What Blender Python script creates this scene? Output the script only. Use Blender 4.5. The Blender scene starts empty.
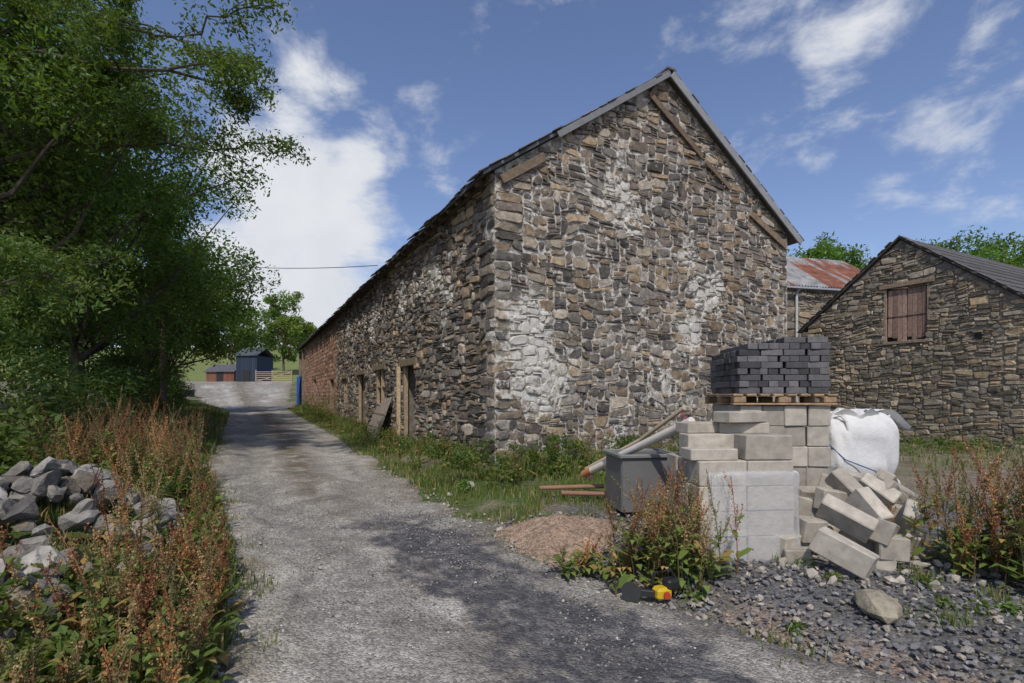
import bpy, bmesh, math, random
import numpy as np
from mathutils import Vector, Matrix
R=np.random.RandomState(7); random.seed(7)
scene=bpy.context.scene
F=512.0; HY=395.0; EYE=1.6
def W(px,py,D): return np.array([(px-512)/F*D, D, EYE+(HY-py)/F*D])
def sm(x): 
    x=np.clip(x,0,1); return x*x*(3-2*x)
def hsh(i,j,s): 
    v=np.sin(i*127.1+j*311.7+s*74.7)*43758.5453
    return v-np.floor(v)
def vn(x,y,s=0):
    x=np.asarray(x,float); y=np.asarray(y,float)
    i=np.floor(x); j=np.floor(y); fx=x-i; fy=y-j
    fx=fx*fx*(3-2*fx); fy=fy*fy*(3-2*fy)
    return (hsh(i,j,s)*(1-fx)+hsh(i+1,j,s)*fx)*(1-fy)+(hsh(i,j+1,s)*(1-fx)+hsh(i+1,j+1,s)*fx)*fy
def fbm(x,y,s=0,o=4):
    t=0;a=.5;n=0
    for k in range(o):
        t=t+a*vn(x*2**k,y*2**k,s+k*13); n+=a; a*=.5
    return t/n

# ---------------------------------------------------------------- mesh builder
class MB:
    def __init__(s): s.V=[];s.Q=[];s.T=[];s.C=[];s.n=0
    def add(s,v,q=None,t=None,c=(.5,.5,.5),a=0.0):
        v=np.asarray(v,float).reshape(-1,3); m=len(v)
        if q is not None and len(q): s.Q.append(np.asarray(q,int).reshape(-1,4)+s.n)
        if t is not None and len(t): s.T.append(np.asarray(t,int).reshape(-1,3)+s.n)
        c=np.asarray(c,float)
        if c.ndim==1: c=np.tile(c,(m,1))
        if c.shape[1]==3: c=np.hstack([c,np.full((m,1),a) if np.isscalar(a) else np.asarray(a).reshape(-1,1)])
        s.V.append(v); s.C.append(c); s.n+=m
    def build(s,name,mat,parent=None,smooth=False):
        V=np.vstack(s.V); C=np.vstack(s.C)
        Q=np.vstack(s.Q) if s.Q else np.zeros((0,4),int)
        T=np.vstack(s.T) if s.T else np.zeros((0,3),int)
        me=bpy.data.meshes.new(name)
        me.vertices.add(len(V)); me.vertices.foreach_set('co',V.astype(np.float32).ravel())
        nl=len(Q)*4+len(T)*3
        me.loops.add(nl); me.loops.foreach_set('vertex_index',np.concatenate([Q.ravel(),T.ravel()]).astype(np.int32))
        me.polygons.add(len(Q)+len(T))
        ls=np.concatenate([np.arange(len(Q))*4,len(Q)*4+np.arange(len(T))*3]).astype(np.int32)
        me.polygons.foreach_set('loop_start',ls)
        me.polygons.foreach_set('use_smooth',np.full(len(Q)+len(T),smooth))
        me.update(calc_edges=True); me.validate()
        ca=me.color_attributes.new('Col','FLOAT_COLOR','POINT')
        ca.data.foreach_set('color',C.astype(np.float32).ravel())
        me.materials.append(mat)
        o=bpy.data.objects.new(name,me); scene.collection.objects.link(o)
        if parent: o.parent=parent
        return o
def empty(name):
    o=bpy.data.objects.new(name,None); o.empty_display_size=.2; scene.collection.objects.link(o); return o
CORN=[(x,y,z) for x in(-1,1) for y in(-1,1) for z in(-1,1)]
CI={c:i for i,c in enumerate(CORN)}
def _boxtop():
    q=[];t=[]
    for a in range(3):
        b,c=[k for k in range(3) if k!=a]
        for s in(-1,1):
            l=[]
            for sb,sc in((-1,-1),(1,-1),(1,1),(-1,1)):
                k=[0,0,0];k[a]=s;k[b]=sb;k[c]=sc; l.append(CI[tuple(k)]*3+a)
            q.append(l)
    for e in range(3):
        a,b=[k for k in range(3) if k!=e]
        for sa in(-1,1):
            for sb in(-1,1):
                k=[0,0,0];k[a]=sa;k[b]=sb
                k[e]=-1;c1=CI[tuple(k)];k[e]=1;c2=CI[tuple(k)]
                q.append([c1*3+a,c2*3+a,c2*3+b,c1*3+b])
    for c in range(8): t.append([c*3,c*3+1,c*3+2])
    v=np.array([[ (1.0 if k==a else .9)*c[k] for k in range(3)] for c in CORN for a in range(3)])
    def fix(fs):
        out=[]
        for f in fs:
            p=v[f]; n=np.cross(p[1]-p[0],p[2]-p[0]); 
            out.append(f if n@p.mean(0)>0 else f[::-1])
        return out
    return fix(q),fix(t)
BQ,BT=_boxtop()
CA=np.array(CORN,float)
def box(mb,c,size,rot=None,col=(.5,.5,.5),bev=.01,a=0.0,jit=0):
    h=np.array(size,float)/2; b=min(bev,h.min()*.45)
    v=np.zeros((24,3))
    for k in range(8):
        for ax in range(3):
            hh=h-b; hh=hh.copy(); hh[ax]=h[ax]; v[k*3+ax]=CA[k]*hh
    if jit: v+=np.repeat(R.uniform(-jit,jit,(8,3)),3,axis=0)
    if rot is not None: v=v@np.asarray(rot).T
    mb.add(v+np.asarray(c,float),BQ,BT,col,a)
def rz(a): c,s=math.cos(a),math.sin(a); return np.array([[c,-s,0],[s,c,0],[0,0,1]])
def rot3(rx,ry,rzz): return np.array(Matrix.Rotation(rzz,3,'Z')@Matrix.Rotation(ry,3,'Y')@Matrix.Rotation(rx,3,'X'))
def beam(mb,p,q,w,h,col,bev=.006,up=(0,0,1),a=0):
    p=np.array(p,float);q=np.array(q,float);d=q-p;L=np.linalg.norm(d);x=d/L
    up=np.array(up,float)
    if abs(up@x)/np.linalg.norm(up)>.99: up=np.array([0.,1,0])
    y=np.cross(up,x); y/=np.linalg.norm(y); z=np.cross(x,y)
    box(mb,(p+q)/2,(L,w,h),np.stack([x,y,z],1),col,bev,a)
def slab(mb,pts,th,col,a=0):
    p=np.array(pts,float); v=np.vstack([p,p+np.array(th,float)])
    mb.add(v,[[3,2,1,0],[4,5,6,7],[0,1,5,4],[1,2,6,5],[2,3,7,6],[3,0,4,7]],None,col,a)
def tube(mb,pts,rad,col,n=6,a=0):
    pts=np.array(pts,float); m=len(pts)
    rad=np.broadcast_to(np.array(rad,float),(m,))
    tg=np.gradient(pts,axis=0); tg/=np.linalg.norm(tg,axis=1)[:,None]+1e-9
    ref=np.array([0,0,1.]) if abs(tg[0][2])<.9 else np.array([1.,0,0])
    V=[]
    for i in range(m):
        x=np.cross(tg[i],ref); x/=np.linalg.norm(x)+1e-9; y=np.cross(tg[i],x)
        an=np.arange(n)*2*math.pi/n
        V.append(pts[i]+rad[i]*(np.cos(an)[:,None]*x+np.sin(an)[:,None]*y))
    V.append(pts[:1]);V.append(pts[-1:])
    q=[];t=[]
    for i in range(m-1):
        for k in range(n):
            q.append([i*n+k,i*n+(k+1)%n,(i+1)*n+(k+1)%n,(i+1)*n+k])
    for k in range(n):
        t.append([m*n,(k+1)%n,k]); t.append([m*n+1,(m-1)*n+k,(m-1)*n+(k+1)%n])
    mb.add(np.vstack(V),q,t,col,a)
_b=bmesh.new(); bmesh.ops.create_icosphere(_b,subdivisions=2,radius=1)
ICV=np.array([v.co[:] for v in _b.verts]); ICT=np.array([[v.index for v in f.verts] for f in _b.faces]); _b.free()
_b=bmesh.new(); bmesh.ops.create_icosphere(_b,subdivisions=1,radius=1)
IC1=np.array([v.co[:] for v in _b.verts]); IT1=np.array([[v.index for v in f.verts] for f in _b.faces]); _b.free()
def rock(mb,c,size,col,cuts=9,lo=False,tilt=.4):
    V=(IC1 if lo else ICV).copy()
    for k in range(cuts):
        d=R.normal(size=3); d/=np.linalg.norm(d); dd=V@d; th=R.uniform(.4,.8)
        V=V-np.maximum(0,dd-th)[:,None]*d
    V=V+R.normal(size=V.shape)*.03
    V=V*np.array(size)
    r=rot3(R.uniform(-tilt,tilt),R.uniform(-tilt,tilt),R.uniform(0,6.28)); V=V@r.T
    mb.add(V+np.array(c),None,IT1 if lo else ICT,col)

# ---------------------------------------------------------------- materials
def newmat(name):
    m=bpy.data.materials.new(name); m.use_nodes=True; nt=m.node_tree; nt.nodes.clear()
    out=nt.nodes.new('ShaderNodeOutputMaterial'); return m,nt,out
def nd(nt,t,**k):
    n=nt.nodes.new(t)
    for a,b in k.items(): setattr(n,a,b)
    return n
def vmat(name,rough=.85,nscale=8,namp=.35,bscale=40,bstr=.3,bdist=.01,lime=False,fine=0,spec=.3,metal=0,moss=0,alpha=1,famp=.4):
    m,nt,out=newmat(name); L=nt.links.new
    at=nd(nt,'ShaderNodeAttribute',attribute_name='Col')
    tc=nd(nt,'ShaderNodeTexCoord')
    n1=nd(nt,'ShaderNodeTexNoise'); n1.inputs['Scale'].default_value=nscale; n1.inputs['Detail'].default_value=6; n1.inputs['Roughness'].default_value=.65
    L(tc.outputs['Object'],n1.inputs['Vector'])
    mr=nd(nt,'ShaderNodeMapRange'); mr.inputs[1].default_value=.3; mr.inputs[2].default_value=.7; mr.inputs[3].default_value=1-namp; mr.inputs[4].default_value=1+namp
    L(n1.outputs['Fac'],mr.inputs[0])
    mul=nd(nt,'ShaderNodeVectorMath',operation='SCALE'); L(at.outputs['Color'],mul.inputs[0]); L(mr.outputs[0],mul.inputs['Scale'])
    col=mul.outputs[0]
    if fine:
        vo=nd(nt,'ShaderNodeTexVoronoi'); vo.inputs['Scale'].default_value=fine; L(tc.outputs['Object'],vo.inputs['Vector'])
        sp=nd(nt,'ShaderNodeSeparateColor'); L(vo.outputs['Color'],sp.inputs[0])
        m2=nd(nt,'ShaderNodeMapRange'); m2.inputs[3].default_value=1-famp; m2.inputs[4].default_value=1+famp; L(sp.outputs[0],m2.inputs[0])
        mu=nd(nt,'ShaderNodeVectorMath',operation='SCALE'); L(col,mu.inputs[0]); L(m2.outputs[0],mu.inputs['Scale']); col=mu.outputs[0]
    if moss:
        n4=nd(nt,'ShaderNodeTexNoise'); n4.inputs['Scale'].default_value=5; n4.inputs['Detail'].default_value=8; n4.inputs['Roughness'].default_value=.75; L(tc.outputs['Object'],n4.inputs['Vector'])
        m4=nd(nt,'ShaderNodeMapRange'); m4.inputs[1].default_value=.56; m4.inputs[2].default_value=.68; m4.inputs[4].default_value=moss; L(n4.outputs['Fac'],m4.inputs[0])
        mm=nd(nt,'ShaderNodeMix',data_type='RGBA'); L(m4.outputs[0],mm.inputs[0]); L(col,mm.inputs[6]); mm.inputs[7].default_value=(.35,.33,.28,1); col=mm.outputs[2]
    if lime:
        n3=nd(nt,'ShaderNodeTexNoise'); n3.inputs['Scale'].default_value=9; n3.inputs['Detail'].default_value=9; n3.inputs['Roughness'].default_value=.72; L(tc.outputs['Object'],n3.inputs['Vector'])
        ad=nd(nt,'ShaderNodeMath',operation='ADD'); L(n3.outputs['Fac'],ad.inputs[0]); L(at.outputs['Alpha'],ad.inputs[1])
        m3=nd(nt,'ShaderNodeMapRange'); m3.inputs[1].default_value=.81; m3.inputs[2].default_value=.92; m3.inputs[4].default_value=.9; L(ad.outputs[0],m3.inputs[0])
        mx=nd(nt,'ShaderNodeMix',data_type='RGBA'); L(m3.outputs[0],mx.inputs[0]); L(col,mx.inputs[6]); mx.inputs[7].default_value=(.64,.61,.55,1); col=mx.outputs[2]
    b=nd(nt,'ShaderNodeBsdfPrincipled'); L(col,b.inputs['Base Color']); b.inputs['Roughness'].default_value=rough; b.inputs['Specular IOR Level'].default_value=spec; b.inputs['Metallic'].default_value=metal; b.inputs['Alpha'].default_value=alpha
    if bstr:
        n2=nd(nt,'ShaderNodeTexNoise'); n2.inputs['Scale'].default_value=bscale; n2.inputs['Detail'].default_value=6; n2.inputs['Roughness'].default_value=.7; L(tc.outputs['Object'],n2.inputs['Vector'])
        bp=nd(nt,'ShaderNodeBump'); bp.inputs['Strength'].default_value=bstr; bp.inputs['Distance'].default_value=bdist
        hs=n2.outputs['Fac']
        if fine:
            s=nd(nt,'ShaderNodeMath',operation='SUBTRACT'); L(hs,s.inputs[0]); L(vo.outputs['Distance'],s.inputs[1]); hs=s.outputs[0]
        L(hs,bp.inputs['Height']); L(bp.outputs[0],b.inputs['Normal'])
    L(b.outputs[0],out.inputs[0]); return m
def leafmat(name,trans=.35):
    m,nt,out=newmat(name); L=nt.links.new
    at=nd(nt,'ShaderNodeAttribute',attribute_name='Col')
    b=nd(nt,'ShaderNodeBsdfPrincipled'); L(at.outputs['Color'],b.inputs['Base Color']); b.inputs['Roughness'].default_value=.55; b.inputs['Specular IOR Level'].default_value=.3
    t=nd(nt,'ShaderNodeBsdfTranslucent'); sc=nd(nt,'ShaderNodeVectorMath',operation='MULTIPLY'); sc.inputs[1].default_value=(1.6,1.7,.6); L(at.outputs['Color'],sc.inputs[0]); L(sc.outputs[0],t.inputs[0])
    mx=nd(nt,'ShaderNodeMixShader'); mx.inputs[0].default_value=trans; L(b.outputs[0],mx.inputs[1]); L(t.outputs[0],mx.inputs[2]); L(mx.outputs[0],out.inputs[0]); return m
M_stone=vmat('rubble_stone',.9,10,.45,30,.8,.025,lime=True,moss=.5)
M_mortar=vmat('mortar',.95,6,.4,40,.8,.02,lime=True)
M_rock=vmat('loose_rock',.9,9,.45,25,.8,.03)
M_wood=vmat('weathered_wood',.8,14,.35,60,.4,.006)
M_slate=vmat('roof_slate',.7,5,.35,30,.4,.01)
M_metal=vmat('painted_metal',.5,5,.15,20,.1,.003)
M_rust=vmat('rusty_sheet',.8,2.5,.5,30,.3,.004)
M_road=vmat('gravel_track',.95,2.6,.26,60,.9,.016,fine=62,famp=.42)
M_ground=vmat('earth_ground',.95,3,.3,40,.7,.02,fine=45)
M_chip=vmat('slate_chippings',.75,20,.3,80,.3,.003)
M_block=vmat('concrete_block',.95,9,.25,110,.6,.005)
M_brick=vmat('dark_engineering_brick',.7,15,.25,80,.3,.003)
M_bag=vmat('woven_bag',.6,6,.1,7,.5,.03)
M_plast=vmat('plastic',.45,6,.1,20,.1,.003)
M_wrap=vmat('shrink_wrap',.18,3,.1,6,.6,.04,spec=.6,alpha=.38)
M_leaf=leafmat('leaves',.38); M_grass=leafmat('grass',.25); M_dock=leafmat('dock_seed',.15)
M_bark=vmat('bark',.9,10,.4,20,.8,.02)

# ---------------------------------------------------------------- terrain
BY=np.array([-400,0,5,9,14,25,38,47,58,70,85,140,220,400,900]); BZ=np.array([0,0,.06,.14,.15,.25,.36,.62,1.9,3.35,3.9,12.5,22,26,26])
_yy=np.linspace(-400,900,13001); _zz=np.interp(_yy,BY,BZ); _k=np.hanning(41); _k/=_k.sum(); _zz=np.convolve(np.pad(_zz,20,mode='edge'),_k,'valid')
RY=np.array([-40,1,2,2.84,4,5.1,7,9.9,16.5,30,47,60,80]); RX=np.array([40,5.5,3.1,1.95,.9,.05,-1.0,-2.35,-5.3,-12.2,-20.6,-26,-34])
LY=np.array([-40,1,2,3.2,4.9,7,10.2,20,35,47,60,80]); LX=np.array([-2,-1.25,-1.5,-1.85,-2.75,-4.1,-6.2,-11.4,-19.5,-28,-38,-52])
def redge(y): return np.interp(y,RY,RX)
def ledge(y): return np.interp(y,LY,LX)
def gz(x,y):
    x=np.asarray(x,float);y=np.asarray(y,float)
    z=np.interp(y,_yy,_zz)
    d=ledge(y)-x
    z=z+.3*sm(d/1.6)*(1-sm((y-45)/10)*.6)+ .8*sm((d-2)/12)*sm((50-y)/20)
    r=x-redge(y)
    z=z+.12*sm(r/1.2)*sm((14-y)/3)
    amp=.05*sm(np.maximum(d,r)/.8)
    z=z+amp*(fbm(x*1.3,y*1.3,3)-.5)*2
    z=z+.05*(fbm(x*.7,y*.7,9)-.5)
    return z
k=6.2; n=210
sx=np.sinh(np.linspace(-1,1,2*n+1)*k)/math.sinh(k)*420
ty=np.sinh(np.linspace(-.62,1,int(n*1.62))*k)/math.sinh(k)*700+4
X,Y=np.meshgrid(sx,ty); Z=gz(X,Y)
ld=ledge(Y)-X; rd=X-redge(Y); inside=(np.minimum(-ld,-rd)); inside=np.where(Y<80,inside,-1)
Z=Z-.05*sm(inside/.3)
no=fbm(X*.9,Y*.9,21); n2=fbm(X*4,Y*4,31)
green=np.array([.075,.105,.025]); soil=np.array([.2,.165,.12]); slate=np.array([.13,.127,.127]); field=np.array([.17,.2,.06])
C=np.zeros(X.shape+(3,))+soil
gm=(sm((no-.42)/.2)*(1-.7*sm((X-4)/2)*sm((17-Y)/2)))[...,None]; C=C*(1-gm)+green*gm
zone=(sm((rd+.1)/.3)*sm((7.5-Y)/1.5)*sm((X-.3)/.6))
mm=(zone*(.75+.25*sm((n2-.35)/.2)))[...,None]; C=C*(1-mm)+slate*mm
pk=(sm(1-np.abs(rd-.25)/.5)*sm((7-Y)/1)*sm((n2-.35)/.2)*.8)[...,None]; C=C*(1-pk)+np.array([.3,.22,.16])*pk
fm=sm((Y-75)/12)[...,None]; C=C*(1-fm)+field*(.8+.4*no[...,None])*fm
H,Wd=X.shape; idx=np.arange(H*Wd).reshape(H,Wd)
q=np.stack([idx[:-1,:-1],idx[:-1,1:],idx[1:,1:],idx[1:,:-1]],-1).reshape(-1,4)
g=MB(); g.add(np.stack([X,Y,Z],-1),q,None,C.reshape(-1,3)); g.build('ground',M_ground,smooth=True)
# track
ry=np.concatenate([np.arange(-6,1.5,.3),np.arange(1.5,8,.04),np.arange(8,20,.1),np.arange(20,80,.35)]); u=np.linspace(0,1,170)
Yr=np.repeat(ry[:,None],len(u),1)
rag=(fbm(ry*2.2,ry*0,5)-.5)[:,None]*1.0; rag2=(fbm(ry*2.2,ry*0+9,6)-.5)[:,None]*.7
Lx=ledge(ry)[:,None]-.05+rag2; Rx=np.minimum(redge(ry)[:,None]+.1+rag,9); Xr=Lx+(Rx-Lx)*u[None,:]
ed=np.minimum(u,1-u)[None,:]
cl=(Xr-Lx)/(Rx-Lx)
rut=-.045*(np.exp(-((cl-.28)/.09)**2)+np.exp(-((cl-.74)/.09)**2))*sm((Yr-3)/3)
Zr=gz(Xr,Yr)+.014-.07*(1-sm(ed/.05))+.03*(fbm(Xr*6,Yr*6,8)-.5)+.04*(fbm(Xr*2,Yr*2,18)-.5)+rut+.015
tr=np.exp(-((cl-.3)/.06)**2)*sm((6-Yr)/1.5); Zr=Zr+tr*.006*np.sign(np.sin((Yr+Xr*.3)*2*math.pi/.14))
no=fbm(Xr*1.1,Yr*.5,41); n2=fbm(Xr*5,Yr*5,43); n3=fbm(Xr*.5,Yr*.25,47); n4=fbm(Xr*14,Yr*14,44,3); stk=fbm(cl*16,Yr*.22,52,3)
base=np.array([.375,.35,.305])*(.62+.6*no[...,None])*(.78+.44*n4[...,None])*(.62+.76*stk[...,None])
brown=np.array([.165,.135,.09])
farm=sm((Yr-4)/6)
mid=(np.exp(-((cl-.52)/.1)**2)*(.35+.6*farm)*sm((n2-.25)/.3))[...,None]
c=base*(1-mid)+brown*mid
ou=(np.exp(-((cl-.05)/.09)**2)*.7*sm((n2-.3)/.25)+np.exp(-((cl-.97)/.08)**2)*.75*sm((n2-.3)/.25))[...,None]; c=c*(1-ou)+np.array([.19,.16,.11])*ou
p0=np.array([-1.5,6.4]);p1=np.array([1.0,2.4]); d=p1-p0; Ld=np.linalg.norm(d); d/=Ld
al=(Xr-p0[0])*d[0]+(Yr-p0[1])*d[1]; ac=(Xr-p0[0])*d[1]-(Yr-p0[1])*d[0]
dk=sm((.64-np.abs(ac-.05)+(n2-.5)*1.1+(n4-.5)*.5)/.4)*sm((al+.2+(n2-.5)*1.5)/.9)
dk=(dk*(.6+.4*sm((n4-.3)/.3)))[...,None]
c=c*(1-dk)+np.array([.092,.09,.094])*dk
rs2=(sm((cl-.84)/.12)*sm((5.2-Yr)/1.2)*sm((n2-.3)/.2)*.85)[...,None]; c=c*(1-rs2)+np.array([.15,.14,.135])*rs2
pt=(sm((n3-.5)/.12)*.45)[...,None]; c=c*(1-pt)+np.array([.22,.19,.15])*pt
H,Wd=Xr.shape; idx=np.arange(H*Wd).reshape(H,Wd); q=np.stack([idx[:-1,:-1],idx[:-1,1:],idx[1:,1:],idx[1:,:-1]],-1).reshape(-1,4)
g=MB(); g.add(np.stack([Xr,Yr,Zr],-1),q,None,c.reshape(-1,3)); g.build('gravel_track',M_road,smooth=True)
g=MB()
def chips(N,fx,fy,smin,smax,cols,flat=.45):
    ys=np.array([fy() for _ in range(N)]); xs=np.array([fx(y) for y in ys]); zs=gz(xs,ys)
    for i in range(N):
        s=smin+(smax-smin)*R.rand()**2.2
        V=IC1*np.array([s,s*R.uniform(.5,.9),s*flat*R.uniform(.5,1.2)])+R.normal(size=IC1.shape)*s*.12
        V=V@rot3(R.uniform(-.6,.6),R.uniform(-.6,.6),R.uniform(0,6.28)).T
        c=np.array(cols[R.randint(len(cols))])*R.uniform(.7,1.3)
        g.add(V+np.array([xs[i],ys[i],zs[i]+.022+s*.15]),None,IT1,c)
sl=[(.15,.145,.145),(.2,.195,.19),(.1,.1,.105),(.24,.22,.19),(.32,.28,.22),(.12,.12,.125)]
chips(8500,lambda y:redge(y)-.35+abs(R.normal())*2.0+R.rand()*.6,lambda:1.8+R.rand()**1.2*4.3,.007,.032,sl)
chips(4500,lambda y:-1.5+(6.4-y)/4.1*2.6+R.normal()*.45,lambda:2.2+R.rand()*4.4,.004,.014,sl[:3])
chips(6000,lambda y:ledge(y)+R.rand()*(redge(y)-ledge(y)),lambda:2.2+R.rand()**1.5*7,.004,.014,[(.38,.34,.28),(.22,.2,.17),(.46,.42,.36),(.15,.14,.13)])
chips(1200,lambda y:(ledge(y) if R.rand()<.6 else redge(y))+R.normal()*.14,lambda:2.2+R.rand()**1.2*10,.008,.035,[(.38,.34,.28),(.24,.22,.19),(.3,.27,.22)],.6)
g.build('gravel_chippings',M_chip)

# ---------------------------------------------------------------- rubble walls
def stone_wall(ms,org,du,dn,width,zb,topf,openings,seed,pal,cw=.07,ch=.055,wr=(2,9),hr=(1,5),limef=None,prot=.03,warp=.09,gap=.011,tint=None,regular=False):
    rs=np.random.RandomState(seed); org=np.array(org,float);du=np.array(du,float);dn=np.array(dn,float)
    nu=int(width/cw); us=np.linspace(0,width,100); mh=max(topf(x) for x in us)-zb; nz=int(mh/ch)+1
    occ=np.zeros((nz,nu),bool)
    for (a,b,c0,c1) in openings: occ[max(0,int(round((c0-zb)/ch))):int(round((c1-zb)/ch)),max(0,int(round(a/cw))):int(round(b/cw))]=True
    for j in range(nz):
        i=0
        while i<nu:
            if occ[j,i]: i+=1; continue
            h=min(hr[0]+int(rs.rand()**1.5*(hr[1]-hr[0]+1)),nz-j)
            w=rs.randint(wr[0],wr[1]+1)
            if h<=1 and not regular: w=max(w,3)
            if h>=hr[1] and not regular: w=max(w,4)
            if i==0 and not regular: w=rs.choice([5,9]);h=min(4,nz-j)
            if nu-i-w<2: w=nu-i
            run=0
            while run<w and i+run<nu and not occ[j,i+run]: run+=1
            w=run
            if w<2 and h>2: h=2
            while h>1 and occ[j:j+h,i:i+w].any(): h-=1
            occ[j:j+h,i:i+w]=True
            u0,u1=i*cw,(i+w)*cw; z0,z1=zb+j*ch,zb+(j+h)*ch
            uc=(u0+u1)/2; zc=(z0+z1)/2
            if zc>topf(uc)-.04: i+=w; continue
            gp=gap*rs.uniform(.5,1.7); u0+=gp;u1-=gp;z0+=gp*.8;z1-=gp*.8
            ww=u1-u0;hh=z1-z0; 
            if ww<.02 or hh<.015: i+=w; continue
            mn=min(ww,hh); xx=.08 if regular else .5
            cs=[mn*rs.uniform(.08,xx) for _ in range(4)]; ct=[mn*rs.uniform(.08,xx*.8) for _ in range(4)]
            P=np.array([[u0+cs[0],z0],[u1-cs[1],z0],[u1,z0+ct[1]],[u1,z1-ct[2]],[u1-cs[2],z1],[u0+cs[3],z1],[u0,z1-ct[3]],[u0,z0+ct[0]]])
            if not regular: P+=rs.uniform(-1,1,P.shape)*min(.022,hh*.14)
            ef=min(1,max(0,(P[:,0].min())/.4))*min(1,max(0,(width-P[:,0].max())/.4))
            P0=P.copy()
            if warp:
                for fr,am in((2.9,1.0),(1.0,2.4)):
                    P=P+warp*am*ef*np.stack([vn(P0[:,0]*fr,P0[:,1]*fr,seed+fr)-.5,(vn(P0[:,0]*fr,P0[:,1]*fr*1.3,seed+5+fr)-.5)],1)
            tp=np.array([topf(a) for a in P[:,0]])-.01; P[:,1]=np.minimum(P[:,1],tp)
            cen=P.mean(0); p=prot*rs.uniform(.2,1.6); tl=rs.uniform(-.3,.3,2)
            def ring(sc,d,tilt=0):
                Q=cen+(P-cen)*sc; dd=d+tilt*((Q-cen)@tl)
                return org+Q[:,:1]*du+Q[:,1:]*np.array([0,0,1.])+np.reshape(dd,(-1,1))*dn
            V=np.vstack([ring(1,-.05),ring(1,p*.4),ring(.84,p,.5),(org+cen[0]*du+cen[1]*np.array([0,0,1.])+(p+rs.uniform(-.006,.014))*dn)[None]])
            q=[];t=[]
            for r_ in range(2):
                for kk in range(8): q.append([r_*8+kk,r_*8+(kk+1)%8,(r_+1)*8+(kk+1)%8,(r_+1)*8+kk])
            for kk in range(8): t.append([16+kk,16+(kk+1)%8,24])
            c=np.array(pal[rs.randint(len(pal))])*rs.uniform(.65,1.4)
            if tint: c=c*tint(cen[0],cen[1])
            a=limef(P[:,0],P[:,1]) if limef else np.zeros(8)
            ac=float(a.mean())+rs.uniform(-.16,.1)
            al=np.concatenate([a+.06,a+.04,a*.5+ac*.5,[ac]])
            ms.add(V,q,t,c,al); i+=w
def rectcore(mm,org,du,dn,width,zb,zt,openings,th,col,alf=None,out=0.0):
    us=sorted(set([0,width]+[o[0] for o in openings]+[o[1] for o in openings]))
    org=np.array(org,float);du=np.array(du,float);dn=np.array(dn,float);Zv=np.array([0,0,1.])
    for a,b in zip(us[:-1],us[1:]):
        o=[q for q in openings if q[0]<=a+1e-6 and q[1]>=b-1e-6]
        segs=[]
        if o: 
            if o[0][2]>zb: segs.append((zb,o[0][2]))
            segs.append((o[0][3],zt))
        else: segs=[(zb,zt)]
        for z0,z1 in segs:
            p=[org+a*du+z0*Zv+out*dn,org+b*du+z0*Zv+out*dn,org+b*du+z1*Zv+out*dn,org+a*du+z1*Zv+out*dn]
            slab(mm,p,-dn*th,col,a=.2)
U=np.array([-.455,.8905,0]);U/=np.linalg.norm(U); Vv=np.array([U[1],-U[0],0]); Zv=np.array([0,0,1.])
O=np.array([-.3,9.0,0]); GW=7.95; ZE=5.55; ZR=8.28; ZB=-.25
pal=[(.19,.165,.135),(.24,.215,.175),(.115,.105,.095),(.3,.245,.175),(.17,.145,.13),(.32,.29,.245),(.14,.135,.13),(.22,.175,.125),(.25,.235,.215),(.09,.085,.08),(.2,.19,.175)]
pal=[(c[0]*1.05,c[1]*.98,c[2]*.9) for c in pal]
pal2=[(c[0]*.97,c[1]*.98,c[2]*.99) for c in pal]
barn=empty('stone_barn')
def gtop(u): return ZE+(ZR-ZE)*(1-abs(u-GW/2)/(GW/2))
def glime(u,z):
    a=.46*np.exp(-((u-.75)/.6)**2-((z-2.3)/1.3)**2)
    a=a+.22*np.exp(-((u-3.4)/1.5)**2-((z-2.2)/1.8)**2)+.24*np.exp(-((u-2.9)/.7)**2-((z-5.4)/.9)**2)+.22*np.exp(-((u-5.4)/1)**2-((z-4)/1.5)**2)
    return a+.8*(fbm(u*1.5,z*1.0,77)-.35)
ms=MB(); stone_wall(ms,O,Vv,-U,GW,ZB,gtop,[],11,pal,limef=glime,cw=.062,ch=.044,wr=(2,8),hr=(1,5),warp=.085,gap=.012)
ms.build('gable_wall_stones',M_stone,barn)
mm=MB()
g5=[O+ZB*Zv,O+GW*Vv+ZB*Zv,O+GW*Vv+ZE*Zv,O+GW/2*Vv+ZR*Zv,O+ZE*Zv]
v=np.array(g5+[p+U*.5 for p in g5]); ml=np.array([.25,.225,.185])
mm.add(v,[[0,1,2,4],[5,9,7,6],[0,5,6,1],[1,6,7,2],[2,7,8,3],[3,8,9,4],[4,9,5,0]],[[2,3,4],[7,9,8]],ml,.36)
mm.build('gable_wall_core',M_mortar,barn)
SL=18.4; LT=39.0
doors=[(4.75,6.05,-.3,2.46),(8.1,9.55,1.25,2.5),(11.3,12.8,-.3,2.45),(15.2,16.4,1.2,2.4)]
def llime(u,z): return .65*(fbm(u*.8,z*.9,99)-.33)+.14*np.exp(-((z-4.3)/1)**2)
def lt(u): return ZE-.02+.05*math.sin(u*.5)
Oc=O+.505*U
ms=MB(); stone_wall(ms,O,U,-Vv,SL,ZB,lt,doors,23,pal2,limef=llime,prot=.045,gap=.014,warp=.085,cw=.068,ch=.05,wr=(2,8),hr=(1,4))
ms.build('long_wall_stones',M_stone,barn)
mm=MB(); dd=[(a-.505,b-.505,c0,c1) for a,b,c0,c1 in doors]
rectcore(mm,Oc,U,-Vv,SL-.505,ZB,ZE-.03,dd,.5,np.array([.18,.16,.13]),out=-.012)
mm.build('long_wall_core',M_mortar,barn)
palb=[(.36,.2,.13),(.32,.19,.12),(.38,.24,.17),(.28,.17,.12)]
ms=MB(); Of=O+(SL+.03)*U
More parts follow.
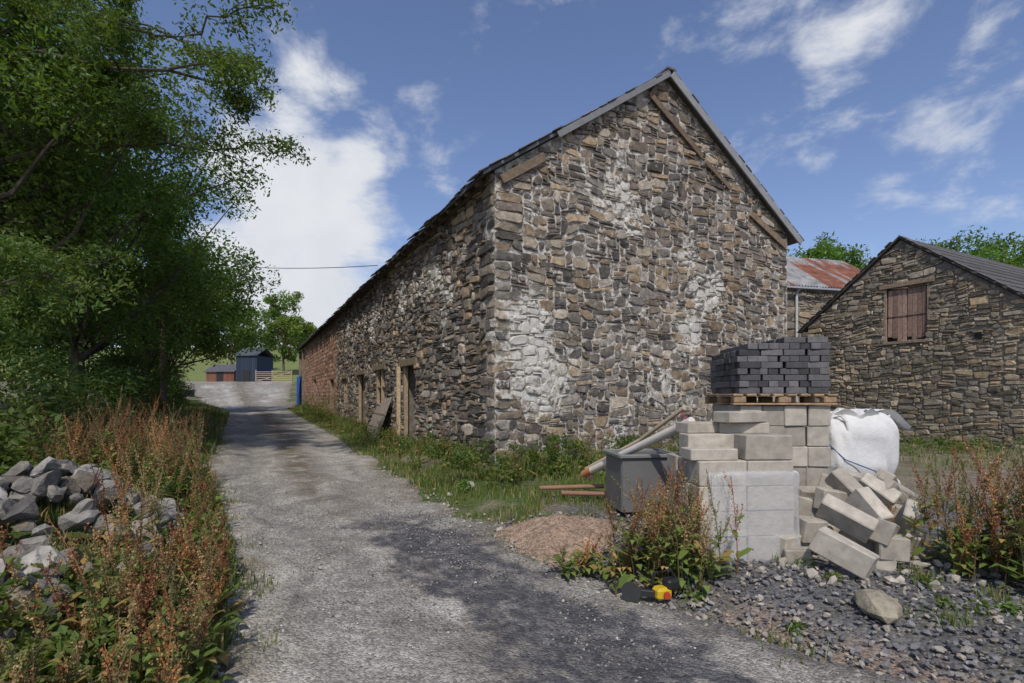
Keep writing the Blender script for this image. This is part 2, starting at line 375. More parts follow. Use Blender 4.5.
dfar=[(1.2,2.6,.3,2.4),(9,10.5,1.3,2.6)]
stone_wall(ms,Of,U,-Vv,LT-SL-3.5,0,lambda u:ZE-.15,dfar,31,palb,cw=.22,ch=.11,wr=(2,2),hr=(2,2),prot=.01,warp=.0,gap=.008,regular=True)
ms.build('blockwork_wall',M_stone,barn)
mm=MB(); rectcore(mm,Of,U,-Vv,LT-SL-3.5,0,ZE-.1,dfar,.3,np.array([.28,.2,.15]),out=-.012)
for s in (LT-3.0,LT-.2): beam(mm,O+s*U+ .1*Zv,O+s*U+5.3*Zv,.25,.25,(.2,.15,.12))
slab(mm,[O+GW*Vv+.5*U+ZB*Zv,O+GW*Vv+LT*U+ZB*Zv,O+GW*Vv+LT*U+ZE*Zv,O+GW*Vv+.5*U+ZE*Zv],-Vv*.4,(.2,.18,.15))
slab(mm,[O+LT*U+ZB*Zv+3*Vv,O+LT*U+GW*Vv+ZB*Zv,O+LT*U+GW*Vv+ZE*Zv,O+LT*U+3*Vv+ZE*Zv],-U*.3,(.2,.18,.15))
mm.build('rear_walls',M_mortar,barn)
def roof(par,O,G,Ld,width,length,ze,zr,eo,vo,verge_col,seed,sheet=(.12,.12,.125)):
    rs=np.random.RandomState(seed); sl_=(zr-ze)/(width/2); mr=MB(); 
    for side in(0,1):
        def P(t,l,dz=0): 
            tt=t if side==0 else width-t
            return O+tt*G+l*Ld+(ze+t*sl_+dz)*Zv
        slab(mr,[P(-eo,-vo,.02),P(-eo,length,.02),P(width/2,length,.02),P(width/2,-vo,.02)],Zv*.06,sheet)
        l=-vo
        while l<length:
            w=rs.uniform(.22,.34); out=rs.uniform(.0,.16)
            beam(mr,P(-eo-out,l+w/2,.095+rs.uniform(-.02,.04)),P(.1,l+w/2,.12),w-.012,.016,np.array(sheet)*rs.uniform(.7,1.5),up=(0,0,1)); l+=w
        t=-eo
        while t<width/2-.1:
            h=rs.uniform(.18,.3); 
            beam(mr,P(t,-vo-.03-rs.uniform(0,.05),.1+rs.uniform(0,.02)),P(t,.3,.1),h-.01,.02,np.array(sheet)*rs.uniform(.7,1.6),up=np.cross(Ld,(P(1,0)-P(0,0)))); t+=h*.95
        for k_ in range(int(width/2/.3)):
            t=k_*.3+.0
            beam(mr,P(t,-vo+.02,.112),P(t,length,.112),.31,.014,np.array(sheet)*rs.uniform(.85,1.2),up=np.cross(P(1,0)-P(0,0),Ld))
    mr.build('roof_covering',M_slate,par)
roof(barn,O,Vv,U,GW,LT,ZE,ZR,.28,.14,None,5)
sl_=(ZR-ZE)/(GW/2)
mw=MB()
def GP(t,z,d=.0): return O+t*Vv+z*Zv-U*d
mt=MB()
beam(mt,GP(GW/2+.02,ZR-.0,.175),GP(GW+.3,ZE-.3*sl_+.0,.175),.035,.17,(.27,.27,.27),up=(0,0,1))
beam(mt,GP(GW/2-.03,ZR+.01,.17),GP(1.2,ZE+1.2*sl_+.0,.17),.03,.12,(.2,.2,.2))
beam(mt,GP(GW/2,ZR+.1,.2),O+GW/2*Vv+LT*U+(ZR+.1)*Zv,.24,.05,(.13,.13,.13))
mt.build('barge_strips',M_metal,barn)
wc=(.17,.125,.085)
def gl(px,py):
    r=(px-512)/F; t=(r*O[1]-O[0])/(Vv[0]-r*Vv[1]); D=O[1]+t*Vv[1]; return t,EYE+(HY-py)/F*D
for a,b,w in(((649,97),(700,158),.13),((703,163),(728,190),.1),((748,214),(783,247),.15),((500,181),(543,158),.16),((655,86),(648,98),.1)):
    p=gl(*a);q_=gl(*b); beam(mw,GP(p[0],p[1],.075),GP(q_[0],q_[1],.075),.03,w,np.array(wc)*R.uniform(.7,1.25),up=(0,0,1))
beam(mw,O-.07*Vv+.1*U+(ZE-.1)*Zv,O-.07*Vv+SL*U+(ZE-.1)*Zv,.08,.12,(.1,.08,.06))
s=.3
while s<LT: 
    beam(mw,O-.25*Vv+s*U+(ZE-.19)*Zv,O+.5*Vv+s*U+(ZE+.5*sl_-.07)*Zv,.07,.1,(.12,.09,.07)); s+=.5
def LP(s,z,d=0): return O+s*U+z*Zv-d*Vv
tan=(.34,.26,.17)
for a,b,z0,z1 in doors:
    dr=z0<0
    for s_ in((a+.06,b-.05) if dr else (a+.05,(a+b)/2,b-.05)):
        beam(mw,LP(s_,z0,-.06),LP(s_,z1-.02,-.06),.1,.11,tan,up=U)
    beam(mw,LP(a-.12,z1+.02,-.02),LP(b+.12,z1+.02,-.02),.2,.18,(.2,.155,.105))
    if not dr:
        for z in(z0+.05,(z0+z1)/2): beam(mw,LP(a,z,-.06),LP(b,z,-.06),.08,.06,tan)
beam(mw,LP(6.2,.0,.1),LP(6.2,2.4,.1),.1,.1,(.5,.38,.23),up=U)
for i in range(5):
    beam(mw,LP(11.45+i*.28,-.1,-.2),LP(11.45+i*.28,2.4,-.2),.26,.05,np.array((.2,.15,.11))*R.uniform(.7,1.3),up=Vv)
for s0,h,wd in((7.0,1.5,.9),(8.0,1.25,.8)):
    p=[LP(s0,.05,.6),LP(s0+wd,.05,.6),LP(s0+wd,h,.1),LP(s0,h,.1)]
    slab(mw,p,-Vv*.03,np.array((.25,.21,.17))*R.uniform(.8,1.2))
    for k_ in range(3):
        zz=.2+k_*.4; beam(mw,LP(s0,zz,.6-(zz/h)*.5+.03),LP(s0+wd,zz,.6-(zz/h)*.5+.03),.03,.09,(.22,.18,.14))
mw.build('timberwork',M_wood,barn)
md=MB(); slab(md,[LP(4.8,-.2,-.7),LP(17,-.2,-.7),LP(17,3,-.7),LP(4.8,3,-.7)],Vv*.05,(.012,.012,.012)); md.build('interior_shade_sheet',M_wood,barn)  # near-black sheet behind the openings, colour stands in for the interior's shade
mt=MB(); 
tu=np.linspace(0,2.6,30);tz=np.linspace(.5,3.1,16); TU,TZ=np.meshgrid(tu,tz)
TP=(O+(LT-3)*U)[None,None]+TU[...,None]*U+TZ[...,None]*Zv-(.25+.12*np.sin(TU*5+TZ))[...,None]*Vv
idx=np.arange(16*30).reshape(16,30); q=np.stack([idx[:-1,:-1],idx[:-1,1:],idx[1:,1:],idx[1:,:-1]],-1).reshape(-1,4)
mt.add(TP,q,None,(.03,.13,.5)); mt.build('blue_tarpaulin',M_plast,smooth=True)

# ---------------------------------------------------------------- right barn
rb=empty('stone_outbuilding')
Lc=np.array([10.4,18.0,0]); GD=-U; ND=-Vv; W2=5.75; ZE2=3.98; ZR2=6.3
def top2(u): return ZE2+(ZR2-ZE2)*(1-abs(u-W2/2)/(W2/2))
ms=MB(); pal3=[((c[0]*.8+.05)*1.15,(c[1]*.8+.047)*1.12,(c[2]*.8+.036)*1.04) for c in pal]
sh=(2.43,3.63,3.18,4.86)
stone_wall(ms,Lc,GD,ND,W2,-.1,top2,[sh],51,pal3,cw=.06,ch=.04,wr=(2,8),hr=(1,4),limef=lambda u,z:.5*(fbm(u,z,5)-.36),prot=.03,warp=.09,gap=.012)
stone_wall(ms,Lc+W2*GD,Vv,-U,9,-.1,lambda u:ZE2,[],52,pal3,cw=.08,ch=.055,wr=(3,9),hr=(1,4),limef=lambda u,z:.1*(fbm(u,z,5)-.3))
ms.build('wall_stones',M_stone,rb)
mm=MB()
def P2(t,z,d=0): return Lc+t*GD+z*Zv+d*Vv
cc=np.array([.24,.215,.175])
rectcore(mm,Lc,GD,-Vv,W2,-.2,ZE2,[(sh[0],sh[1],sh[2],ZE2)],.5,cc,out=-.012)
def tri(a,b):
    za,zb_=top2(a)-.02,top2(b)-.02
    slab(mm,[P2(a,ZE2+.002,.012),P2(b,ZE2+.002,.012),P2(b,zb_,.012),P2(a,za,.012)],Vv*.5,cc,.1)
tri(0.001,sh[0]);tri(sh[1],W2-.001)
slab(mm,[P2(sh[0],4.87,.013),P2(sh[1],4.87,.013),P2(sh[1],top2(sh[1])-.03,.013),P2(sh[0],top2(sh[0])-.03,.013)],Vv*.48,cc)
slab(mm,[P2(sh[0],top2(sh[0])-.03,.014),P2(sh[1],top2(sh[1])-.03,.014),P2(W2/2+.01,top2(W2/2)-.03,.014),P2(W2/2,top2(W2/2)-.03,.014)],Vv*.46,cc)
slab(mm,[P2(W2,-.2,.52),P2(W2,-.2,9),P2(W2,ZE2,9),P2(W2,ZE2,.52)],U*.4,cc)
slab(mm,[P2(.01,-.2,.52),P2(.01,-.2,9),P2(.01,ZE2,9),P2(.01,ZE2,.52)],-U*.4,cc)
mm.build('wall_core',M_mortar,rb)
roof(rb,Lc,GD,Vv,W2,9,ZE2,ZR2,.2,.1,None,8,sheet=(.09,.082,.072))
mw=MB(); n_=8
for i in range(n_):
    a=sh[0]+.08+(sh[1]-sh[0]-.16)*(i+.5)/n_; tz=R.uniform(-.06,.06)
    beam(mw,P2(a,sh[2]+.04+abs(tz)*2.5,.05),P2(a+tz*.3,sh[3]-.06,.05),.115,.03,np.array((.27,.18,.14))*R.uniform(.65,1.4),up=Vv)
beam(mw,P2(sh[0]-.1,sh[3]+.06,.0),P2(sh[1]+.12,sh[3]+.06,.0),.14,.13,(.24,.18,.13))
beam(mw,P2(sh[0]-.02,sh[2]-.0,.0),P2(sh[1]+.02,sh[2]-.0,.0),.12,.08,(.24,.18,.13))
for a in(sh[0]+.03,sh[1]-.03): beam(mw,P2(a,sh[2],.02),P2(a,sh[3],.02),.07,.07,(.26,.2,.15),up=GD)
mw.build('loft_shutter',M_wood,rb)
mw=MB(); tube(mw,[P2(4.75,3.2,-.0),P2(4.75,3.2,-.06)],.09,(.01,.01,.01),12); mw.build('round_hole_shade_plug',M_metal,rb)  # solid black plug on the wall, painted as the shade inside a round hole

rs_=empty('rusty_roofed_shed')
ms=MB(); O3=np.array([11.4,21.6,0]); G3=np.array([.97,.243,0]); N3=np.array([.243,-.97,0]); B3=-N3
stone_wall(ms,O3,G3,N3,6,-.1,lambda u:6.2,[],61,pal3,cw=.1,ch=.08,wr=(2,6),hr=(1,3)); ms.build('wall_stones',M_stone,rs_)
mm=MB(); slab(mm,[O3,O3+6*G3,O3+6*G3+6.2*Zv,O3+6.2*Zv],B3*4,cc); mm.build('wall_core',M_mortar,rs_)
mr=MB(); nu_=260; uu=np.linspace(-.3,6.3,nu_); tt=np.linspace(0,1,24)
UU,TT=np.meshgrid(uu,tt)
P=O3+UU[...,None]*G3+(-.25+TT*3.2)[...,None]*B3+(6.2+TT*2.2+.035*np.sin(UU*2*math.pi/.15))[...,None]*Zv
nn=fbm(UU*1.3,TT*2,71); n3_=fbm(UU*6,TT*.8,72)
rc=np.array([.2,.08,.05]); gc=np.array([.25,.25,.245]); k_=sm((nn*.6+n3_*.4-.42-.25*(UU<2.2))/.12)[...,None]
C3=gc*(1-k_)+rc*k_
idx=np.arange(24*nu_).reshape(24,nu_); q=np.stack([idx[:-1,:-1],idx[:-1,1:],idx[1:,1:],idx[1:,:-1]],-1).reshape(-1,4)
mr.add(P,q,None,C3.reshape(-1,3)); mr.build('corrugated_roof',M_rust,rs_,smooth=True)
mt=MB(); e0=O3+6.1*Zv+N3*.32
beam(mt,e0-.3*G3,e0+6.3*G3,.1,.08,(.35,.36,.37)); pd=O3+.62*G3+N3*.12; tube(mt,[pd+0*Zv,pd+5.9*Zv,e0+.62*G3],.05,(.55,.55,.55),8)
mt.build('gutter_and_downpipe',M_metal,rs_)

# ---------------------------------------------------------------- distance
def simple_house(name,px0,px1,D,z0,h,wall,roofc,dep=5,rise=1.2):
    e=empty(name); x0=(px0-512)/F*D;x1=(px1-512)/F*D; m=MB()
    slab(m,[(x0,D,z0),(x1,D,z0),(x1,D,z0+h),(x0,D,z0+h)],(0,dep,0),wall)
    n=int((x1-x0)/.25)
    for i in range(n): beam(m,(x0+(i+.5)*(x1-x0)/n,D-.02,z0),(x0+(i+.5)*(x1-x0)/n,D-.02,z0+h),.2,.03,np.array(wall)*R.uniform(.8,1.2),up=(0,1,0))
    m.build('walls',M_wood,e); m=MB()
    slab(m,[(x0-.2,D-.3,z0+h),(x1+.2,D-.3,z0+h),(x1+.2,D+dep/2,z0+h+rise),(x0-.2,D+dep/2,z0+h+rise)],(0,0,.1),roofc)
    slab(m,[(x0-.2,D+dep+.3,z0+h),(x1+.2,D+dep+.3,z0+h),(x1+.2,D+dep/2+.01,z0+h+rise),(x0-.2,D+dep/2+.01,z0+h+rise)],(0,0,.1),roofc)
    m.build('roof',M_slate,e); m=MB()
    xm=(x0+x1)/2; slab(m,[(xm-.5,D-.08,z0),(xm+.5,D-.08,z0),(xm+.5,D-.08,z0+2),(xm-.5,D-.08,z0+2)],(0,.03,0),(.03,.03,.03)); m.build('door',M_wood,e)
simple_house('timber_shed',236,257,74,3.2,4.1,(.03,.045,.07),(.08,.09,.1))
simple_house('white_cottage',110,142,60,1.9,2.2,(.5,.5,.48),(.1,.1,.11))
simple_house('red_store_shed',206,234,78,3.3,1.8,(.2,.09,.06),(.1,.1,.11))
m=MB(); 
for i in range(6): beam(m,(-36.0,72,3.5+i*.27),(-31,72,3.5+i*.27),.04,.09,(.42,.34,.2))
for x in(-36.0,-33.7,-31): beam(m,(x,72,3.2),(x,72,5.1),.14,.14,(.35,.28,.18),up=(0,1,0))
beam(m,(-36.0,71.95,3.5),(-31,71.95,4.85),.04,.09,(.42,.34,.2)); m.build('field_gate',M_wood)
m=MB(); a=LP(8.4,5.75,.2); b=np.array([-16.0,23.5,7.9]); pts=[a+(b-a)*t-np.array([0,0,.25*4*t*(1-t)]) for t in np.linspace(0,1,20)]
tube(m,pts,.012,(.02,.02,.02),5); m.build('overhead_cable',M_metal)
m=MB(); tube(m,[(-16,23.5,0),(-16,23.5,8.1)],[.14,.1],(.12,.09,.07),10); beam(m,(-16.4,23.5,7.8),(-15.6,23.5,7.8),.08,.08,(.12,.09,.07)); m.build('utility_pole',M_wood)
m=MB(); p=W(172,388,48); z_=float(gz(p[0],p[1])); 
slab(m,[(p[0]-1.2,48,z_+.45),(p[0]+1.2,48,z_+.45),(p[0]+1.2,48,z_+1.1),(p[0]-1.2,48,z_+1.1)],(0,1.5,0),(.04,.045,.05))
for dx in(-.7,.7): tube(m,[(p[0]+dx,47.9,z_+.32),(p[0]+dx,48.15,z_+.32)],.32,(.02,.02,.02),16)
beam(m,(p[0]+1.2,48.7,z_+.45),(p[0]+2.4,48.7,z_+.35),.08,.08,(.05,.05,.05)); m.build('farm_trailer',M_metal)

# ---------------------------------------------------------------- blocks etc
def gzz(x,y): return float(gz(x,y))
bc=(.39,.355,.295)
def blockstack(name,x,y,yaw,nx,ny,nz,z0,bl=.44,bh=.215,bw=.215,top_missing=None,mat=None,col=bc,off=0):
    e=empty(name); m=MB(); r=rz(yaw)
    for k_ in range(nz):
        for i in range(nx):
            for j in range(ny):
                if top_missing and (i,j,k_) in top_missing: continue
                p=np.array([(i-(nx-1)/2)*(bl+.006)+(k_%2)*off,(j-(ny-1)/2)*(bw+.006),0])+R.uniform(-.012,.012,3)*np.array([1,1,0])
                p=r@p+np.array([x,y,z0+bh/2+k_*(bh+.003)])
                box(m,p,(bl,bw,bh),r@rz(R.uniform(-.03,.03)),np.array(col)*R.uniform(.78,1.18),.008,jit=.003)
    m.build('blocks',mat or M_block,e); return e
SX,SY=2.87,5.8; zb=.2
blockstack('concrete_block_stack',SX+.02,SY+.03,-.05,4,3,6,zb,bl=.225,bw=.3,bh=.212)
ztop=zb+6*.215
e=empty('wooden_pallet'); m=MB(); pr=rz(-.05)
def PT(x,y,z): return pr@np.array([x,y,0])+np.array([SX,SY,ztop+z])
for y in(-.42,0,.42):
    beam(m,PT(-.53,y,.015),PT(.53,y,.015),.1,.02,(.36,.24,.14))
    for x in(-.46,0,.46): box(m,PT(x,y,.06),(.13,.1,.07),pr,(.3,.2,.12))
for i in range(8): beam(m,PT(-.48+i*.137,-.48,.11),PT(-.48+i*.137,.48,.11),.1,.022,np.array((.34,.24,.14))*R.uniform(.7,1.2))
m.build('boards',M_wood,e)
e=empty('dark_brick_stack'); m=MB()
for k_ in range(9):
    hd=k_%2
    nx_,ny_=(9,4) if hd else (4,8)
    for i in range(nx_):
        for j in range(ny_):
            fx=(i+.5)/nx_
            if k_==8 and (fx<.4 or fx>.9): continue
            if k_==7 and fx<.12: continue
            if k_==7 and R.rand()<.05: continue
            sx_,sy_=(.102,.215) if hd else (.215,.102)
            px_,py_=(.1045,.224) if hd else (.234,.112)
            p=np.array([(i-(nx_-1)/2)*px_,(j-(ny_-1)/2)*py_])+R.uniform(-.011,.011,2)
            box(m,PT(p[0],p[1],.125+.034+k_*.066),(sx_,sy_,.063),pr@rz(R.uniform(-.08,.08)),np.array((.08,.077,.078))*R.uniform(.55,1.9),.004)
m.build('bricks',M_brick,e)
blockstack('wrapped_block_stack',2.0,4.75,.1,2,3,5,.16,bl=.43,bw=.215,top_missing={(0,0,4),(0,2,4)} )
m=MB()
for (x,y,z,a) in((1.75,4.55,1.03,.1),(1.8,4.86,1.245,.25),(2.15,4.8,1.245,-.12),(2.1,4.72,1.35,.35)):
    box(m,(x,y,z+.05),(.43,.215,.1),rz(a),np.array(bc)*R.uniform(.85,1.15),.008)
m.build('loose_concrete_blocks',M_block)
def superq(m,c,h,e,yaw,col,nz=40,na=64,noise=.02,fr=6,seed=0,bulge=0,fold=0):
    ph=np.linspace(-math.pi/2,math.pi/2,nz); th=np.linspace(0,2*math.pi,na,endpoint=False)
    PH,TH=np.meshgrid(ph,th,indexing='ij'); sg=lambda w,e:np.sign(w)*np.abs(w)**e
    x=sg(np.cos(PH),e)*sg(np.cos(TH),e);y=sg(np.cos(PH),e)*sg(np.sin(TH),e);z=sg(np.sin(PH),e)
    bl=1+bulge*(1-z**2)
    P=np.stack([x*bl,y*bl,z],-1)*np.array(h)
    n_=np.stack([x,y,z],-1); d=noise*((fbm(np.cos(TH)*fr+z,np.sin(TH)*fr+z*fr*.4,seed)-.5)*2)+fold*np.sin(TH*9+z*2.5+seed)*np.abs(np.sin(TH*2.5+1)); P=P+n_*d[...,None]
    P=P@rz(yaw).T+np.array(c)
    idx=np.arange(nz*na).reshape(nz,na); nx=np.roll(idx,-1,1)
    q=np.stack([idx[:-1],nx[:-1],nx[1:],idx[1:]],-1).reshape(-1,4); m.add(P,q,None,col)
m=MB(); superq(m,(2.06,4.75,.16+.38),(.41,.36,.4),.1,.1,(.72,.72,.72),noise=.02,fr=2,na=140,nz=60,fold=.008); m.build('plastic_wrapping',M_wrap,bpy.data.objects['wrapped_block_stack'],smooth=True)
e=empty('bulk_bag'); m=MB(); bx,by=3.86,6.05
superq(m,(bx,by,.99),(.43,.42,.41),.45,.2,(.64,.635,.61),noise=.05,fr=1.6,na=140,nz=60,bulge=.08,seed=4,fold=.016)
m.build('sack',M_bag,e,smooth=True); m=MB()
for i in range(4):
    a=.2+math.pi/4+i*math.pi/2; c_=np.array([bx+.46*math.cos(a),by+.46*math.sin(a),1.25]); d=np.array([-math.sin(a),math.cos(a),0])
    pts=[c_-d*.1+[0,0,-.1],c_-d*.08+[0,0,.08],c_+[.03,0,.12],c_+d*.08+[0,0,.06],c_+d*.1+[0,0,-.1]]; tube(m,pts,.014,(.6,.6,.58),5)
an=np.linspace(0,2*math.pi,48); 
ri=np.stack([bx+.33*np.cos(an)*(1+.15*np.sin(an*7)),by+.33*np.sin(an)*(1+.15*np.sin(an*7)),1.33+0*an],1); ro=np.stack([bx+.38*np.cos(an)*(1+.2*np.sin(an*5)),by+.38*np.sin(an),1.41+.04*np.sin(an*9)],1)
q=[[i,i+1,48+i+1,48+i] for i in range(47)]; m.add(np.vstack([ri,ro]),q,None,(.62,.62,.6))
ff=np.linspace(0,1,14); FX,FY=np.meshgrid(ff,ff,indexing='ij')
fl=np.stack([bx+.15+FX*.48,by-.3+FY*.3,1.4+.04*np.sin(FY*9+FX*3)-.16*sm((FX-.5)*1.8)],-1)
idx=np.arange(196).reshape(14,14); q=np.stack([idx[:-1,:-1],idx[:-1,1:],idx[1:,1:],idx[1:,:-1]],-1).reshape(-1,4); m.add(fl,q,None,(.68,.67,.64))
tube(m,[(bx-.42,by-.38,1.12),(bx-.25,by-.5,.9),(bx+.05,by-.54,.78),(bx+.2,by-.5,.6)],.007,(.08,.12,.25),5)
m.build('loops_and_flap',M_bag,e,smooth=True)
e=empty('bulk_bag.001'); m=MB(); superq(m,(bx+.03,by+.02,.4),(.47,.46,.26),.4,.1,(.58,.57,.53),noise=.06,fr=1.8,na=120,bulge=.06,seed=9,fold=.014); m.build('sack',M_bag,e,smooth=True)
m=MB()
hp=[(843,552,4.05,-.55,.1,.25),(810,530,4.5,.3,.0,.1),(846,518,4.4,-.7,.35,.5),(868,508,4.45,-1.1,.2,.75),(884,532,4.3,.9,.3,.4),(903,522,4.5,1.2,.4,.8),
(892,548,4.25,.1,.1,.1),(868,540,4.5,-.2,.0,.2),(830,500,4.7,.5,.2,.3),(806,508,4.8,-.3,.1,.1),(850,492,4.75,-.9,.3,.6),(875,492,4.75,-.6,.5,.5),(893,500,4.75,.4,.3,.6),
(815,498,4.9,.1,.3,.1),(790,504,4.95,.2,0,0),(835,488,5.0,.8,.2,.3),(860,484,5.1,-.2,.2,.3),(885,486,5.1,.6,.4,.4),(908,542,4.6,-.6,.1,.2),(906,518,4.9,.4,.5,.4),(855,565,4.3,.2,0,0),(880,562,4.4,1.0,.1,.1),
(825,535,4.7,.2,.1,0),(850,535,4.6,.5,.1,.1),(895,495,4.9,-.9,.2,.5),(880,515,4.7,0,.1,.1),(845,505,4.9,.2,.1,.1),(800,524,4.9,-.1,.05,.0),(905,562,4.5,.3,.0,.1),(790,545,4.5,.7,.0,.0),(798,560,4.35,-.3,0,0)]
for (px,py,D,a,b,c_) in hp:
    p=W(px,py,D); r=rot3(b*1.3+R.uniform(-.2,.2),c_+R.uniform(-.15,.15),a+R.uniform(-.4,.4))
    box(m,p,(.42*R.choice([1,1,1,.75,.5]),.14 if R.rand()<.6 else .1,.2),r,np.array(bc)*R.uniform(.8,1.25),.01,jit=.008)
for i in range(70):
    x=R.uniform(2.2,4.1);y=R.uniform(3.8,4.9); rock(m,(x,y,gzz(x,y)+.03),R.uniform(.02,.07,3),np.array(bc)*R.uniform(.8,1.2),6,lo=True)
m.build('fallen_block_heap',M_block)
e=empty('grey_water_tank'); m=MB(); tx,ty_=1.55,6.15; z0=.26
tb=rz(.15); gcol=(.15,.15,.145)
for dx,dy,w,d_ in((0,-.27,.68,.03),(0,.27,.68,.03),(-.33,0,.03,.52),(.33,0,.03,.52)):
    box(m,tb@np.array([dx,dy,0])+np.array([tx,ty_,z0+.32]),(w,d_,.64),tb,gcol,.01)
for dx,dy,w,d_ in((0,-.295,.76,.05),(0,.295,.76,.05),(-.355,0,.05,.54),(.355,0,.05,.54)):
    box(m,tb@np.array([dx,dy,0])+np.array([tx,ty_,z0+.64]),(w,d_,.045),tb,(.19,.19,.185),.012)
box(m,np.array([tx,ty_,z0+.03]),(.66,.5,.04),tb,gcol); m.build('shell',M_plast,e)
m=MB(); tube(m,[W(592,470,6.7),W(640,446,5.95),W(692,421,5.2)],.045,(.66,.62,.54),14); tube(m,[W(584,474,6.85),W(592,470,6.7)],.05,(.5,.22,.1),14); m.build('plastic_pipe',M_plast,smooth=False)
m=MB(); tube(m,[W(586,469,7.1),W(640,440,6.5),W(684,408,5.9)],.025,(.45,.36,.25),12); m.build('plastic_pipe.001',M_plast)
for i,(a,b) in enumerate((((540,488),(604,486)),((562,493),(608,494)))):
    m=MB(); tube(m,[W(a[0],a[1],6.9-i*.15),W(b[0],b[1],6.8-i*.2)],.03,(.26,.14,.09),12); m.build('clay_drain_pipe',M_plast)
m=MB(); rr=np.linspace(0,1,24);an=np.linspace(0,2*math.pi,60,endpoint=False); RR,AN=np.meshgrid(rr,an,indexing='ij')
Xs=.5+RR*np.cos(AN)*.9*(1+.25*np.sin(AN*3)); Ys=5.35+RR*np.sin(AN)*.95; Zs=gz(Xs,Ys)-.03+.2*(1-sm(RR))*(.4+1.2*fbm(Xs*4,Ys*4,3))
idx=np.arange(24*60).reshape(24,60);nx=np.roll(idx,-1,1); q=np.stack([idx[:-1],nx[:-1],nx[1:],idx[1:]],-1).reshape(-1,4)
m.add(np.stack([Xs,Ys,Zs],-1),q,None,(.31,.22,.155)); m.build('sand_heap',M_ground,smooth=True)
m=MB(); rock(m,(2.42,3.4,gzz(2.4,3.4)+.06),(.18,.14,.1),(.34,.3,.22),6,tilt=.12); m.build('boulder',M_rock,smooth=False)
m=MB()
for (px,py,D,s) in((967,664,2.95,.05),(905,655,3,.03),(1000,630,3.2,.04),(840,645,3.1,.025),(760,600,3.7,.04),(600,545,5.2,.07),(470,498,7.6,.12),(450,505,7.4,.06),(540,530,5.8,.08),(560,520,6,.06),(760,575,4.1,.05),(500,540,5.7,.06)):
    p=W(px,py,D); rock(m,(p[0],p[1],gzz(p[0],p[1])+s*.4),(s,s*.8,s*.6),(.38,.35,.3),8)
m.build('scattered_stones',M_rock)
m=MB(); rp=[(.26,.24,.205),(.21,.19,.16),(.16,.15,.135),(.34,.32,.28),(.24,.2,.155)]
for i in range(460):
    a=R.uniform(0,6.28); r_=math.sqrt(R.rand())
    if i<330: x=-4.35+r_*math.cos(a)*1.4; y=4.6+r_*math.sin(a)*1.7; hh_=.66
    else: x=-3.05+r_*math.cos(a)*.75; y=3.35+r_*math.sin(a)*.8; hh_=.3
    hgt=hh_*(1-r_**1.7); s=R.uniform(.05,.17); z=gzz(x,y)-.12+hgt*R.uniform(.8,1.08)
    if x>ledge(y)-.3: continue
    rock(m,(x,y,z),(s*R.uniform(.9,1.4),s,s*R.uniform(.55,.95)),np.array(rp[R.randint(5)])*R.uniform(.65,1.3),9,tilt=.9)
m.build('rubble_stone_heap',M_rock)
e=empty('petrol_disc_cutter'); m=MB(); c0=W(662,553,3.78); c0[2]=gzz(c0[0],c0[1])+.1
box(m,c0+[0,0,.0],(.13,.1,.09),rz(.4),(.55,.38,.02),.03); box(m,c0+[.07,.02,.06],(.11,.1,.08),rz(.4),(.02,.02,.02),.02)
tube(m,[c0+[-.08,0,.05],c0+[-.06,0,.14],c0+[.07,.03,.16],c0+[.12,.04,.08]],.012,(.02,.02,.02),6)
beam(m,c0+[-.06,-.03,0],c0+[-.22,.02,.0],.04,.05,(.03,.03,.03))
tube(m,[c0+[-.23,-.0,.0],c0+[-.222,.012,.0]],.075,(.05,.05,.05),20); tube(m,[c0+[.02,-.075,.0],c0+[.02,-.05,.0]],.025,(.4,.05,.03),12)
m.build('body',M_plast,e)

# ---------------------------------------------------------------- vegetation
def leaves(m,cen,rad,N,size,col,colvar=.3,asp=.45,flat=.3,rs=R):
    k_=len(cen); ci=rs.randint(0,k_,N)
    d=rs.normal(size=(N,3)); d/=np.linalg.norm(d,axis=1)[:,None]; rr=rs.rand(N)**.5
    P=cen[ci]+d*(rr*rad[ci])[:,None]*np.array([1,1,.75])
    nrm=rs.normal(size=(N,3))+np.array([0,0,.8]); nrm/=np.linalg.norm(nrm,axis=1)[:,None]
    a=np.cross(nrm,rs.normal(size=(N,3))); a/=np.linalg.norm(a,axis=1)[:,None]; b=np.cross(nrm,a)
    s=size*rs.uniform(.6,1.4,N)[:,None]
    V=np.stack([P-a*s*.5,P+b*s*asp*.5+nrm*s*.06,P+a*s*.5-nrm*s*.05,P-b*s*asp*.5+nrm*s*.06],1)
    cb=rs.uniform(1-colvar,1+colvar,k_)[ci]*rs.uniform(.75,1.25,N)
    hue=rs.uniform(-1,1,k_)[ci]*.5+rs.uniform(-1,1,N)*.5
    C=np.array(col)[None]*cb[:,None]*np.stack([1+.25*hue,1+0*hue,1-.2*hue],1)
    C=np.repeat(C[:,None],4,1)
    m.add(V.reshape(-1,3),np.arange(N*4).reshape(N,4),None,C.reshape(-1,3))
